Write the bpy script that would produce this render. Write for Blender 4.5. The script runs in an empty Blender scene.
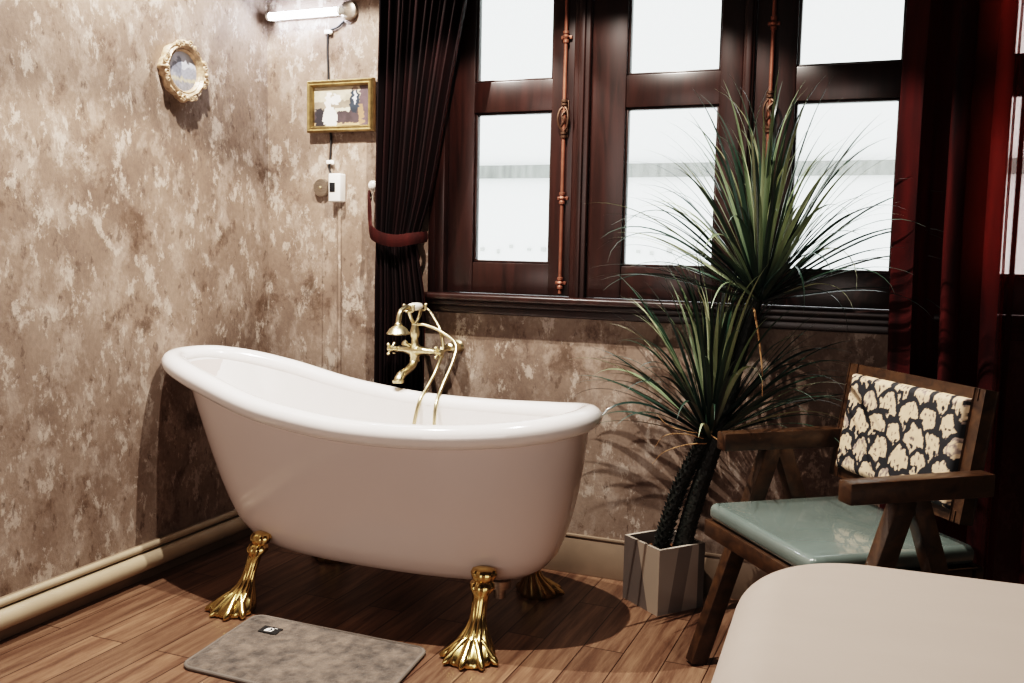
import bpy, bmesh, math, random
import numpy as np
from mathutils import Vector, Matrix, noise
random.seed(7)
C = bpy.context.scene.collection
PI = math.pi
def R(d): return math.radians(d)

# ------------------------------------------------------------------ materials
def new_mat(name):
    m = bpy.data.materials.new(name); m.use_nodes = True
    nt = m.node_tree
    for n in list(nt.nodes): nt.nodes.remove(n)
    out = nt.nodes.new('ShaderNodeOutputMaterial')
    return m, nt, out
def N(nt, typ, **kw):
    n = nt.nodes.new(typ)
    for k, v in kw.items():
        if k in n.inputs: n.inputs[k].default_value = v
        else: setattr(n, k, v)
    return n
def sc(h):   # '#rrggbb' -> linear
    h = h.lstrip('#'); o = []
    for i in (0, 2, 4):
        c = int(h[i:i+2], 16)/255
        o.append(c/12.92 if c <= .04045 else ((c+.055)/1.055)**2.4)
    return (*o, 1)
def ramp(nt, stops, fac, interp='LINEAR'):
    r = nt.nodes.new('ShaderNodeValToRGB'); cr = r.color_ramp; cr.interpolation = interp
    while len(cr.elements) < len(stops): cr.elements.new(.5)
    for e, (p, c) in zip(cr.elements, stops): e.position = p; e.color = c
    nt.links.new(fac, r.inputs[0]); return r
def simple(name, col, rough=.5, metal=0, var=.12, scale=20, bump=0, coat=0, sheen=0, spec=.5, stretch=(1,1,1)):
    m, nt, out = new_mat(name)
    p = N(nt, 'ShaderNodeBsdfPrincipled', Roughness=rough, Metallic=metal)
    p.inputs['Specular IOR Level'].default_value = spec
    p.inputs['Coat Weight'].default_value = coat
    p.inputs['Sheen Weight'].default_value = sheen
    tc = N(nt, 'ShaderNodeTexCoord'); mp = N(nt, 'ShaderNodeMapping'); mp.inputs['Scale'].default_value = stretch
    nt.links.new(tc.outputs['Object'], mp.inputs[0])
    ns = N(nt, 'ShaderNodeTexNoise', Scale=scale, Detail=6.0); nt.links.new(mp.outputs[0], ns.inputs['Vector'])
    c = sc(col)
    lo = tuple(x*(1-var) for x in c[:3])+(1,); hi = tuple(min(1, x*(1+var)) for x in c[:3])+(1,)
    r = ramp(nt, [(.3, lo), (.7, hi)], ns.outputs['Fac'])
    nt.links.new(r.outputs[0], p.inputs['Base Color'])
    if bump:
        b = N(nt, 'ShaderNodeBump', Strength=bump, Distance=.01)
        nt.links.new(ns.outputs['Fac'], b.inputs['Height']); nt.links.new(b.outputs[0], p.inputs['Normal'])
    nt.links.new(p.outputs[0], out.inputs[0]); return m
def attr_mat(name, rough=.7, coat=0, gain=1.0, sheen=0):
    m, nt, out = new_mat(name)
    p = N(nt, 'ShaderNodeBsdfPrincipled', Roughness=rough); p.inputs['Coat Weight'].default_value = coat
    p.inputs['Sheen Weight'].default_value = sheen
    a = N(nt, 'ShaderNodeAttribute', attribute_name='Col')
    nt.links.new(a.outputs['Color'], p.inputs['Base Color'])
    nt.links.new(p.outputs[0], out.inputs[0]); return m

def wallpaper(name):
    m, nt, out = new_mat(name)
    p = N(nt, 'ShaderNodeBsdfPrincipled', Roughness=.6); p.inputs['Specular IOR Level'].default_value = .35
    g = N(nt, 'ShaderNodeNewGeometry')
    def noise_(scale, detail, rough, dist, loc=(0, 0, 0), st=(1, 1, .72)):
        mp = N(nt, 'ShaderNodeMapping'); mp.inputs['Scale'].default_value = st; mp.inputs['Location'].default_value = loc
        nt.links.new(g.outputs['Position'], mp.inputs[0])
        n = N(nt, 'ShaderNodeTexNoise', Scale=scale, Detail=detail, Roughness=rough, Distortion=dist); nt.links.new(mp.outputs[0], n.inputs['Vector']); return n.outputs['Fac']
    def layer(prev, fac, lo, hi, amt, col):
        r = ramp(nt, [(lo, (0, 0, 0, 1)), (hi, (1, 1, 1, 1))], fac)
        mu = N(nt, 'ShaderNodeMath', operation='MULTIPLY'); mu.inputs[1].default_value = amt; nt.links.new(r.outputs[0], mu.inputs[0])
        mx = N(nt, 'ShaderNodeMix', data_type='RGBA'); mx.inputs[7].default_value = sc(col)
        nt.links.new(mu.outputs[0], mx.inputs[0]); nt.links.new(prev, mx.inputs[6]); return mx.outputs[2]
    n1 = noise_(2.4, 5.0, .6, .1); n2 = noise_(9.0, 8.0, .72, .15, (3, 1, 8)); n3 = noise_(75.0, 4.0, .7, 0)
    n4 = noise_(5.5, 9.0, .74, .2, (7.3, 2.1, 4.4), (1, 1, .85)); n5 = noise_(16.0, 8.0, .75, .2, (1.3, 9.1, 2.2), (1, 1, .6)); n6 = noise_(24, 6.0, .7, .1, (5, 5, 1), (1, 1, .5))
    c = ramp(nt, [(.30, sc('#5d4d42')), (.50, sc('#776659')), (.70, sc('#8c7b6d'))], n1).outputs[0]
    c = layer(c, n2, .50, .60, .5, '#a09184')
    c = layer(c, n4, .53, .60, .50, '#5c493c')
    c = layer(c, n5, .55, .60, .75, '#aa9d90')
    c = layer(c, n4, .58, .66, .70, '#463528')
    c = layer(c, n6, .58, .64, .6, '#47372c')
    mix3 = N(nt, 'ShaderNodeMix', data_type='RGBA', blend_type='OVERLAY'); mix3.inputs[0].default_value = .35
    nt.links.new(c, mix3.inputs[6]); nt.links.new(n3, mix3.inputs[7])
    tint = N(nt, 'ShaderNodeMix', data_type='RGBA', blend_type='MULTIPLY'); tint.inputs[0].default_value = 1; tint.inputs[7].default_value = (1.0, 1.0, 1.03, 1)
    nt.links.new(mix3.outputs[2], tint.inputs[6]); nt.links.new(tint.outputs[2], p.inputs['Base Color'])
    ad = N(nt, 'ShaderNodeMath', operation='ADD'); nt.links.new(n5, ad.inputs[0]); nt.links.new(n3, ad.inputs[1])
    b = N(nt, 'ShaderNodeBump', Strength=.25, Distance=.005); nt.links.new(ad.outputs[0], b.inputs['Height']); nt.links.new(b.outputs[0], p.inputs['Normal'])
    nt.links.new(p.outputs[0], out.inputs[0]); return m

def floor_mat():
    m, nt, out = new_mat('laminate_planks')
    p = N(nt, 'ShaderNodeBsdfPrincipled', Roughness=.42); p.inputs['Specular IOR Level'].default_value = .4
    g = N(nt, 'ShaderNodeNewGeometry')
    mp = N(nt, 'ShaderNodeMapping'); mp.inputs['Rotation'].default_value = (0, 0, R(90)); mp.inputs['Location'].default_value = (.3, .03, 0)
    nt.links.new(g.outputs['Position'], mp.inputs[0])
    br = N(nt, 'ShaderNodeTexBrick', Scale=1.0)
    br.inputs['Brick Width'].default_value = .9; br.inputs['Row Height'].default_value = .125
    br.inputs['Mortar Size'].default_value = .0022; br.inputs['Mortar Smooth'].default_value = .3
    br.inputs['Color1'].default_value = (0, 0, 0, 1); br.inputs['Color2'].default_value = (1, 1, 1, 1); br.inputs['Mortar'].default_value = (.5, .5, .5, 1)
    br.offset = .37
    nt.links.new(mp.outputs[0], br.inputs['Vector'])
    gm = N(nt, 'ShaderNodeMapping'); gm.inputs['Scale'].default_value = (26, 1.7, 1); nt.links.new(g.outputs['Position'], gm.inputs[0])
    # shift grain per plank
    sh = N(nt, 'ShaderNodeVectorMath', operation='MULTIPLY_ADD'); sh.inputs[1].default_value = (9, 13, 5)
    nt.links.new(br.outputs['Color'], sh.inputs[0]); nt.links.new(gm.outputs[0], sh.inputs[2])
    gn = N(nt, 'ShaderNodeTexNoise', Scale=1.3, Detail=10.0, Roughness=.72, Distortion=.35); nt.links.new(sh.outputs[0], gn.inputs['Vector'])
    col = ramp(nt, [(.25, sc('#423026')), (.43, sc('#6b5040')), (.56, sc('#866a56')), (.75, sc('#a3866e'))], gn.outputs['Fac'])
    tone = N(nt, 'ShaderNodeMix', data_type='RGBA', blend_type='MULTIPLY'); tone.inputs[0].default_value = 1
    tr = ramp(nt, [(0, (.66, .63, .62, 1)), (1, (.90, .86, .84, 1))], br.outputs['Color'])
    nt.links.new(col.outputs[0], tone.inputs[6]); nt.links.new(tr.outputs[0], tone.inputs[7])
    mo = N(nt, 'ShaderNodeMix', data_type='RGBA'); mo.inputs[7].default_value = sc('#2c1b12')
    nt.links.new(br.outputs['Fac'], mo.inputs[0]); nt.links.new(tone.outputs[2], mo.inputs[6])
    nt.links.new(mo.outputs[2], p.inputs['Base Color'])
    b = N(nt, 'ShaderNodeBump', Strength=.15, Distance=.004); nt.links.new(gn.outputs['Fac'], b.inputs['Height']); nt.links.new(b.outputs[0], p.inputs['Normal'])
    nt.links.new(p.outputs[0], out.inputs[0]); return m

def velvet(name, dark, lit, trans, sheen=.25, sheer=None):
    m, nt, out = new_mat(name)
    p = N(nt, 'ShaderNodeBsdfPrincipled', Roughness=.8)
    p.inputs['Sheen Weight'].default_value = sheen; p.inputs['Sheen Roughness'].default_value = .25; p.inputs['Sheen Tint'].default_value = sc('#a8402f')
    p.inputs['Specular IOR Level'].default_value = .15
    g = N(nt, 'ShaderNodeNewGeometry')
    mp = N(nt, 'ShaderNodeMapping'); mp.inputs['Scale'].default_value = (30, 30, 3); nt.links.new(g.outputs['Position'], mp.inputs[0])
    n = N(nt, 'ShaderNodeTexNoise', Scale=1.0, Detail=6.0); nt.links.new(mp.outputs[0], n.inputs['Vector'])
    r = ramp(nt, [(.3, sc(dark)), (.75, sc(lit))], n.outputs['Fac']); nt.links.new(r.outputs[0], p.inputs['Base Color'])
    t = N(nt, 'ShaderNodeBsdfTranslucent'); t.inputs[0].default_value = sc('#a83222')
    mx = N(nt, 'ShaderNodeMixShader'); mx.inputs[0].default_value = trans
    nt.links.new(p.outputs[0], mx.inputs[1]); nt.links.new(t.outputs[0], mx.inputs[2]); last = mx
    if sheer:
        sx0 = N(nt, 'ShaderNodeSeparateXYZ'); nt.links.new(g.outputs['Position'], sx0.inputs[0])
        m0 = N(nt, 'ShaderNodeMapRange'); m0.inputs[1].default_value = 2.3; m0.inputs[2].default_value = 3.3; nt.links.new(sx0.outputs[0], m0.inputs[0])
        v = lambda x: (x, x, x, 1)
        r0 = ramp(nt, [(0, v(.02)), (.12, v(.07)), (.2, v(.02)), (.24, v(.05)), (.27, v(.42)), (.37, v(.38)), (.41, v(.05)), (1, v(.3))], m0.outputs[0])  # translucency raised by position to paint in the red daylight glow
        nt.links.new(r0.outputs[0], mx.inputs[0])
    if sheer:                                                         # see-through strips put in by position for the pale window light
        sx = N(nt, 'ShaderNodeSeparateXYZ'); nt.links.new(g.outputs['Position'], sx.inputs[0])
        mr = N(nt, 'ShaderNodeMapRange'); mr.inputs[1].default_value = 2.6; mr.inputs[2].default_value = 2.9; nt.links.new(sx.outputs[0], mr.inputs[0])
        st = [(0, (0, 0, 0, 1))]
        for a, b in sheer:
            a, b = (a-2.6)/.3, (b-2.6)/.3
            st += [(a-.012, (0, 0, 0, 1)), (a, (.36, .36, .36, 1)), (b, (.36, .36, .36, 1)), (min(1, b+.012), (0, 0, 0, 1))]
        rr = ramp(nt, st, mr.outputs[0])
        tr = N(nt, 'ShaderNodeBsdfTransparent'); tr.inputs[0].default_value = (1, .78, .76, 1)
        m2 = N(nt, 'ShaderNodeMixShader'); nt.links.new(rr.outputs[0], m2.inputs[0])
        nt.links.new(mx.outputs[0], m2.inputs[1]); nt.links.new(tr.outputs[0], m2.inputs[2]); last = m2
    nt.links.new(last.outputs[0], out.inputs[0]); return m

def wood(name, stops, rough, scale=(3, 3, 40), coat=.2):
    m, nt, out = new_mat(name)
    p = N(nt, 'ShaderNodeBsdfPrincipled', Roughness=rough); p.inputs['Coat Weight'].default_value = coat; p.inputs['Coat Roughness'].default_value = .25
    tc = N(nt, 'ShaderNodeTexCoord'); mp = N(nt, 'ShaderNodeMapping'); mp.inputs['Scale'].default_value = scale
    nt.links.new(tc.outputs['Object'], mp.inputs[0])
    n = N(nt, 'ShaderNodeTexNoise', Scale=1.0, Detail=8.0, Roughness=.6, Distortion=.8); nt.links.new(mp.outputs[0], n.inputs['Vector'])
    r = ramp(nt, [(.3, sc(stops[0])), (.7, sc(stops[1]))], n.outputs['Fac']); nt.links.new(r.outputs[0], p.inputs['Base Color'])
    nt.links.new(p.outputs[0], out.inputs[0]); return m

def glass_mat():
    m, nt, out = new_mat('window_glass')
    t = N(nt, 'ShaderNodeBsdfTransparent'); t.inputs[0].default_value = (.96, .98, .97, 1)
    g = N(nt, 'ShaderNodeBsdfGlossy', Roughness=.02)
    n = N(nt, 'ShaderNodeTexNoise', Scale=3.0)
    f = N(nt, 'ShaderNodeFresnel', IOR=1.35)
    mx = N(nt, 'ShaderNodeMixShader'); nt.links.new(f.outputs[0], mx.inputs[0])
    nt.links.new(t.outputs[0], mx.inputs[1]); nt.links.new(g.outputs[0], mx.inputs[2]); nt.links.new(mx.outputs[0], out.inputs[0]); return m
def emit(name, col, s):
    m, nt, out = new_mat(name); e = N(nt, 'ShaderNodeEmission', Strength=s); e.inputs[0].default_value = col
    nt.links.new(e.outputs[0], out.inputs[0]); return m

M = dict(
 wall=wallpaper('distressed_plaster_wallpaper'), floor=floor_mat(),
 dim=simple('low_bounce_wall', '#3a2d26', .9),  # dark tone given to the unseen walls to cut bounced light
 ceil=simple('ceiling_paint', '#4a4038', .9),  # kept dark so the unseen ceiling bounces little light
 skirt=simple('skirting_grey_brown', '#7d6c5c', .5, var=.15, scale=8),
 pipe=simple('cream_pipe', '#a3937d', .42, var=.1, scale=6),
 casing=wood('dark_mahogany', ('#150a08', '#2c1713'), .33, (30, 30, 3), .1),
 glass=glass_mat(), copper=simple('aged_copper', '#74493a', .5, .5, .25, 30),
 bronze=simple('dark_bronze', '#4d382c', .5, .7, .3, 40),
 enamel=simple('white_enamel', '#ece8e6', .12, coat=.6, var=.01),
 shellout=simple('tub_enamel', '#d9cdc8', .2, coat=.35, var=.02, scale=3),
 brass=simple('polished_brass', '#cdb37c', .2, 1, .25, 30),
 satin=simple('antique_brass', '#d6c8a6', .3, 1, .12, 30),
 china=simple('white_china', '#f0ece4', .15, coat=.5, var=.02),
 plastic=simple('white_plastic', '#e4e0da', .4, var=.03),
 black=simple('black_plastic', '#15171a', .35, var=.1), rubber=simple('black_cable', '#151211', .5),
 steel=simple('brushed_steel', '#b3aa9f', .35, 1, .2, 60, stretch=(1,1,8)),
 gold=simple('gilt_frame', '#8d7752', .42, .7, .3, 40), giltcream=simple('cream_gilt', '#b49a80', .42, .25, .45, 55, bump=.35),
 velL=velvet('velvet_left', '#070304', '#1a0707', .01, .10), velR=velvet('velvet_right', '#1a0506', '#42100e', .22, .16, ((2.683, 2.709), (2.728, 2.80))),  # velR base colours brightened to stand in for light on the right curtain
 tie=velvet('velvet_tie', '#1a0605', '#34100c', .0, .15),
 walnut=wood('walnut', ('#21150e', '#46311f'), .38, (4, 30, 30)),
 teal=simple('teal_leather', '#5f6a66', .24, coat=.9, var=.1, scale=9),
 print=attr_mat('scallop_print', .75), paint=attr_mat('painted_picture', .5, .3),
 leaf=attr_mat('leaf_strap', .32, .25), dried=simple('dried_leaf', '#b08a62', .7),
 trunk=simple('trunk_dark', '#11140f', .55, var=.5, scale=60, bump=.5),
 soil=simple('bark_soil', '#4a2f18', .95, var=.6, scale=60, bump=1),
 sheet=simple('white_sheet', '#8f8278', .75, var=.035, scale=2.2, bump=.12, sheen=.2, stretch=(1, 3, 1)),
 bedbase=simple('bed_base_fabric', '#6d5f54', .9),
 mat=simple('grey_pile', '#5e534a', .95, var=.6, scale=26, bump=.8, sheen=.3), matedge=simple('mat_binding', '#6c645d', .8),
 label_black=simple('black_label', '#0e0d0d', .7), label_white=simple('white_thread', '#e8e6e2', .7),
 facade=simple('white_render', '#f2f2f0', .9, var=.02), louvre=simple('grey_louvre', '#858681', .8, var=.3, scale=3, stretch=(6, 1, 1)),
 tube=emit('lamp_tube', (.80, .86, 1, 1), 55),
)
def pot_mat():
    m, nt, out = new_mat('pot_triangles')
    p = N(nt, 'ShaderNodeBsdfPrincipled', Roughness=.55)
    a = N(nt, 'ShaderNodeAttribute', attribute_name='Col'); nt.links.new(a.outputs['Color'], p.inputs['Base Color']); nt.links.new(p.outputs[0], out.inputs[0]); return m
M['pot'] = pot_mat()

# ------------------------------------------------------------------ mesh helpers
def link(name, bm, mat, parent=None, smooth=True, auto=35):
    me = bpy.data.meshes.new(name)
    bmesh.ops.recalc_face_normals(bm, faces=bm.faces)
    bm.to_mesh(me); bm.free()
    o = bpy.data.objects.new(name, me); C.objects.link(o)
    for mm in (mat if isinstance(mat, (list, tuple)) else [mat]): me.materials.append(mm)
    if smooth:
        for p in me.polygons: p.use_smooth = True
        if auto: me.set_sharp_from_angle(angle=R(auto))
    if parent: o.parent = parent
    return o
def box(bm, x0, x1, y0, y1, z0, z1, bev=0, seg=2, mat=None, mi=0):
    r = bmesh.ops.create_cube(bm, size=1)
    vs = r['verts']
    for v in vs:
        v.co = Vector(((x0+x1)/2+v.co.x*(x1-x0), (y0+y1)/2+v.co.y*(y1-y0), (z0+z1)/2+v.co.z*(z1-z0)))
    fs = {f for v in vs for f in v.link_faces}
    for f in fs: f.material_index = mi
    if bev:
        es = {e for v in vs for e in v.link_edges}
        rr = bmesh.ops.bevel(bm, geom=list(es), offset=bev, segments=seg, profile=.5, affect='EDGES')
        vs = rr['verts']
        for f in rr['faces']: f.material_index = mi
    if mat is not None:
        al = set(vs)
        for f in fs:
            if f.is_valid: al |= set(f.verts)
        for v in al: v.co = mat @ v.co
    return vs
def frame_pts(pts):
    pts = [Vector(p) for p in pts]; T = []
    for i in range(len(pts)):
        a = pts[max(0, i-1)]; b = pts[min(len(pts)-1, i+1)]; T.append((b-a).normalized())
    up = Vector((0, 0, 1)) if abs(T[0].z) < .9 else Vector((0, 1, 0))
    n = (up-T[0]*up.dot(T[0])).normalized(); F = []
    for t in T:
        n = (n-t*n.dot(t)).normalized(); F.append((t, n, t.cross(n)))
    return pts, F
def tube(bm, pts, rad, seg=12, closed=False, sx=1, sy=1, caps=True, mi=0):
    pts, F = frame_pts(pts); rings = []
    for i, (p, (t, n, b)) in enumerate(zip(pts, F)):
        r = rad[i] if isinstance(rad, (list, tuple)) else rad
        rings.append([bm.verts.new(p+n*(r*sx*math.cos(2*PI*k/seg))+b*(r*sy*math.sin(2*PI*k/seg))) for k in range(seg)])
    m = len(rings)
    for i in range(m if closed else m-1):
        A, B = rings[i], rings[(i+1) % m]
        for k in range(seg):
            f = bm.faces.new((A[k], A[(k+1) % seg], B[(k+1) % seg], B[k])); f.material_index = mi
    if caps and not closed:
        bm.faces.new(rings[0][::-1]).material_index = mi; bm.faces.new(rings[-1]).material_index = mi
    return rings
def loft(bm, rings, cap0=False, cap1=False, wrap=True):
    V = [[bm.verts.new(p) for p in r] for r in rings]; n = len(V[0])
    for A, B in zip(V, V[1:]):
        for k in range(n if wrap else n-1): bm.faces.new((A[k], A[(k+1) % n], B[(k+1) % n], B[k]))
    for c, ring in ((cap0, V[0]), (cap1, V[-1])):
        if c:
            ce = sum((v.co for v in ring), Vector())/n; cv = bm.verts.new(ce)
            for k in range(n): bm.faces.new((ring[k], ring[(k+1) % n], cv))
    return V
def lathe(bm, prof, seg=24, mat=None):
    """prof: list of (r, z) about Z"""
    V = []
    for r, z in prof:
        V.append([bm.verts.new((mat or Matrix()) @ Vector((r*math.cos(2*PI*k/seg), r*math.sin(2*PI*k/seg), z))) for k in range(seg)])
    for A, B in zip(V, V[1:]):
        for k in range(seg): bm.faces.new((A[k], A[(k+1) % seg], B[(k+1) % seg], B[k]))
    for ring in (V[0], V[-1]):
        try: bm.faces.new(ring)
        except Exception: pass
def ball(bm, c, r, sx=1, sy=1, sz=1, u=14, v=9):
    bmesh.ops.create_uvsphere(bm, u_segments=u, v_segments=v, radius=1, matrix=Matrix.Translation(c) @ Matrix.Diagonal((r*sx, r*sy, r*sz, 1)))
def cr(pts, n=8):
    """Catmull-Rom through points"""
    P = [Vector(p) for p in pts]; P = [P[0]*2-P[1]]+P+[P[-1]*2-P[-2]]; o = []
    for i in range(1, len(P)-2):
        a, b, c, d = P[i-1:i+3]
        for k in range(n):
            t = k/n; o.append(.5*((2*b)+(c-a)*t+(2*a-5*b+4*c-d)*t*t+(3*b-a-3*c+d)*t**3))
    o.append(P[-2]); return o
def axis_mat(o, z, x=None):
    z = Vector(z).normalized(); x = Vector(x) if x else (Vector((1, 0, 0)) if abs(z.x) < .9 else Vector((0, 1, 0)))
    x = (x-z*x.dot(z)).normalized(); y = z.cross(x)
    m = Matrix((x, y, z)).transposed().to_4x4(); m.translation = Vector(o); return m
def bar(bm, a, b, w, d, side, bev=.004, ext=0):
    """rectangular bar from a to b; side = direction of width w"""
    a, b = Vector(a), Vector(b); L = (b-a).length
    m = axis_mat(a, b-a, side)
    box(bm, -w/2, w/2, -d/2, d/2, -ext, L+ext, bev, 2, m)
def empty(name, loc, label, cat, group=None, rz=0, kind=None):
    o = bpy.data.objects.new(name, None); C.objects.link(o); o.location = loc; o.rotation_euler = (0, 0, rz)
    o.empty_display_size = .05
    return tag(o, label, cat, group, kind)
def tag(o, label=None, cat=None, group=None, kind=None):
    if label: o['label'] = label
    if cat: o['category'] = cat
    if group: o['group'] = group
    if kind: o['kind'] = kind
    return o
def struct(o): o['kind'] = 'structure'; return o
def part(name, bm, mat, root, **k):
    """bm in world coordinates -> child mesh in root-local coordinates"""
    bpy.context.view_layer.update()
    mw = root.matrix_world if root.parent is None else root.parent.matrix_world @ root.matrix_local
    bmesh.ops.transform(bm, matrix=mw.inverted(), verts=bm.verts)
    return link(name, bm, mat, root, **k)
def grid_col(bm, n, m, posf, colf):
    lay = bm.loops.layers.float_color.new('Col') if 'Col' not in bm.loops.layers.float_color else bm.loops.layers.float_color['Col']
    V = [[bm.verts.new(posf(i/n, j/m)) for j in range(m+1)] for i in range(n+1)]
    for i in range(n):
        for j in range(m):
            f = bm.faces.new((V[i][j], V[i+1][j], V[i+1][j+1], V[i][j+1]))
            for l, (a, b) in zip(f.loops, ((i, j), (i+1, j), (i+1, j+1), (i, j+1))): l[lay] = colf(a/n, b/m)
    return V

# ------------------------------------------------------------------ room shell
RX, RY, H = 4.5, -4.6, 2.85
OX0, OX1, OZ0, OZ1 = .775, 3.11, .955, 2.56
bm = bmesh.new(); box(bm, -.15, RX+.15, RY-.15, .15, -.12, 0); struct(link('floor', bm, M['floor'], smooth=False))
bm = bmesh.new(); box(bm, -.15, RX+.15, RY-.15, .15, H, H+.12); struct(link('ceiling', bm, M['ceil'], smooth=False))
bm = bmesh.new(); box(bm, -.15, 0, RY, 0, 0, H); struct(link('wall_left', bm, M['wall'], smooth=False))
bm = bmesh.new(); box(bm, RX, RX+.15, RY, 0, 0, H); struct(link('wall_right', bm, M['dim'], smooth=False))
bm = bmesh.new(); box(bm, -.15, RX+.15, RY-.15, RY, 0, H); struct(link('wall_front', bm, M['dim'], smooth=False))
bm = bmesh.new()
box(bm, -.15, OX0, 0, .15, 0, H); box(bm, OX1, RX+.15, 0, .15, 0, H)
box(bm, OX0, OX1, 0, .15, 0, OZ0); box(bm, OX0, OX1, 0, .15, OZ1, H)
struct(link('wall_back', bm, M['wall'], smooth=False))
# skirting
bm = bmesh.new()
box(bm, .0, RX, -.007, 0, 0, .145, .002); box(bm, .0, RX, -.010, 0, .138, .150, .003)
struct(link('baseboard_back', bm, M['skirt']))
bm = bmesh.new()
box(bm, 0, .012, RY, -.02, 0, .122, .003); box(bm, 0, .016, RY, -.02, .118, .130, .003)
struct(link('baseboard_left', bm, M['skirt']))

# ------------------------------------------------------------------ window: one frame, four casements
win = empty('window_1', (0, 0, 0), None, None, kind='structure')
bm = bmesh.new()
YF = -.022
box(bm, .775, .815, YF, .12, OZ0, OZ1, .005); box(bm, 3.07, 3.11, YF, .12, OZ0, OZ1, .005)
box(bm, .775, 3.11, YF, .12, 2.5, OZ1, .005)
box(bm, .745, .78, -.014, .0, .95, OZ1+.04, .004); box(bm, 3.105, 3.14, -.014, 0, .95, OZ1+.04, .004)
for a, b in ((1.312, 1.372), (1.896, 1.934), (2.46, 2.52)):        # mullions
    box(bm, a, b, -.012, .1, 1.0, 2.51, .006, 3)
    box(bm, (a+b)/2-.012, (a+b)/2+.012, -.02, 0, 1.0, 2.51, .006, 3)
link('frame', bm, M['casing'], win)
bm = bmesh.new()
box(bm, .745, 3.14, -.075, .12, .992, 1.018, .009, 3)
box(bm, .75, 3.135, -.06, 0, .972, .994, .006, 3)
box(bm, .755, 3.13, -.045, 0, .944, .974, .006, 3)
link('sill', bm, M['casing'], win)
GB, R0, R1, GT = 1.135, 1.682, 1.792, 2.40
cas = [(.82, .924, 1.227, 1.31), (1.374, 1.5, 1.821, 1.895), (1.936, 2.066, 2.385, 2.459), (2.521, 2.65, 2.965, 3.068)]
for i, (a, b, c, d) in enumerate(cas):
    bm = bmesh.new()
    y0, y1 = .0, .045
    box(bm, a, b, y0, y1, 1.02, 2.495, .004); box(bm, c, d, y0, y1, 1.02, 2.495, .004)
    box(bm, b-.002, c+.002, y0+.004, y1, 1.02, GB, .003); box(bm, b-.002, c+.002, y0+.004, y1, R0, R1, .003); box(bm, b-.002, c+.002, y0+.004, y1, GT, 2.495, .003)
    for z0, z1 in ((GB, R0), (R1, GT)):                               # glazing beads
        box(bm, b, b+.008, .012, .04, z0, z1, .003); box(bm, c-.008, c, .012, .04, z0, z1, .003)
        box(bm, b, c, .012, .04, z0, z0+.008, .003); box(bm, b, c, .012, .04, z1-.008, z1, .003)
    cm = link('casement', bm, M['casing'], win)
    for z0, z1 in ((GB, R0), (R1, GT)):
        bm = bmesh.new(); box(bm, b+.002, c-.002, .027, .030, z0+.002, z1-.002)
        link('glass_pane', bm, M['glass'], cm, smooth=False)
for xr in (1.281, 1.99):                                             # copper espagnolette rods
    bm = bmesh.new()
    tube(bm, [(xr, -.016, z) for z in (1.03, 1.5, 2.0, 2.47)], .0068, 12)
    for z in (1.068, 1.37, 1.93, 2.3):
        lathe(bm, [(.007, -.022), (.011, -.02), (.011, -.012), (.008, -.008), (.013, 0), (.008, .008), (.011, .012), (.011, .02), (.007, .022)], 14, Matrix.Translation((xr, -.016, z)))
        box(bm, xr-.02, xr+.02, -.012, .001, z-.006, z+.006, .002)
    rod = link('bolt_rod', bm, M['copper'], win)
    bm = bmesh.new(); zc = 1.648
    for zz in (zc-.062, zc-.05, zc+.05, zc+.062): lathe(bm, [(.006, -.006), (.012, -.004), (.012, .004), (.006, .006)], 14, Matrix.Translation((xr, -.016, zz)))
    for s in (-1, 1):
        tube(bm, cr([(xr, -.018, zc-.045), (xr+s*.014, -.024, zc-.028), (xr+s*.019, -.028, zc), (xr+s*.014, -.024, zc+.028), (xr, -.018, zc+.045)], 6), .0042, 8)
    tube(bm, cr([(xr-.012, -.02, zc-.03), (xr+.004, -.026, zc-.008), (xr-.004, -.026, zc+.01), (xr+.012, -.02, zc+.03)], 6), .0035, 8)
    box(bm, xr-.014, xr+.014, -.008, .001, zc-.066, zc+.066, .003)
    link('bolt_handle', bm, M['bronze'], rod)

# ------------------------------------------------------------------ outside: white building across the street
bl = empty('opposite_building', (-1, 6, -3), 'white building across the street with a grey louvred band, seen through the window', 'building')
bm = bmesh.new(); box(bm, -12, 9, 6, 8, -3, 7)
part('wall', bm, M['facade'], bl, smooth=False)
bm = bmesh.new(); box(bm, -12, 9, 5.93, 6.0, 1.89, 2.02)
part('louvre_band', bm, M['louvre'], bl, smooth=False)
rnd = random.Random(3); fixm = simple('pale_grey_fixing', '#b9b9b4', .8)
for k in range(18):
    x = -1.75+.165*k+rnd.uniform(-.03, .03); w = .02+rnd.random()*.03; z = 1.14+rnd.uniform(-.03, .03)
    bm = bmesh.new(); box(bm, x, x+w, 5.97, 6.0, z, z+.02+rnd.random()*.03); part('wall_fixing', bm, fixm, bl, smooth=False)

# ------------------------------------------------------------------ bathtub
YC, HB = -.54, .32
def zt(x):
    P = [(-.4, .84), (0, .812), (.107, .800), (.324, .757), (.533, .706), (.71, .680), (.89, .665), (1.155, .667), (1.42, .688), (1.61, .725), (1.9, .80)]
    for i in range(1, len(P)-2):
        if P[i][0] <= x <= P[i+1][0] or i == len(P)-3:
            t = (x-P[i][0])/(P[i+1][0]-P[i][0]); a, b, c, d = (P[i-1][1], P[i][1], P[i+1][1], P[i+2][1])
            return .5*(2*b+(c-a)*t+(2*a-5*b+4*c-d)*t*t+(3*b-a-3*c+d)*t**3)
    return P[0][1]
NS = 96
def plan(xl, xr, b, n=2.35, xm=None):
    xm = .87 if xm is None else xm; o = []
    for k in range(NS):
        t = 2*PI*k/NS; c, s = math.cos(t), math.sin(t)
        a = (xr-xm) if c > 0 else (xm-xl)
        o.append((xm+a*math.copysign(abs(c)**(2/n), c), YC+b*math.copysign(abs(s)**(2/n), s)))
    return o
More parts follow.
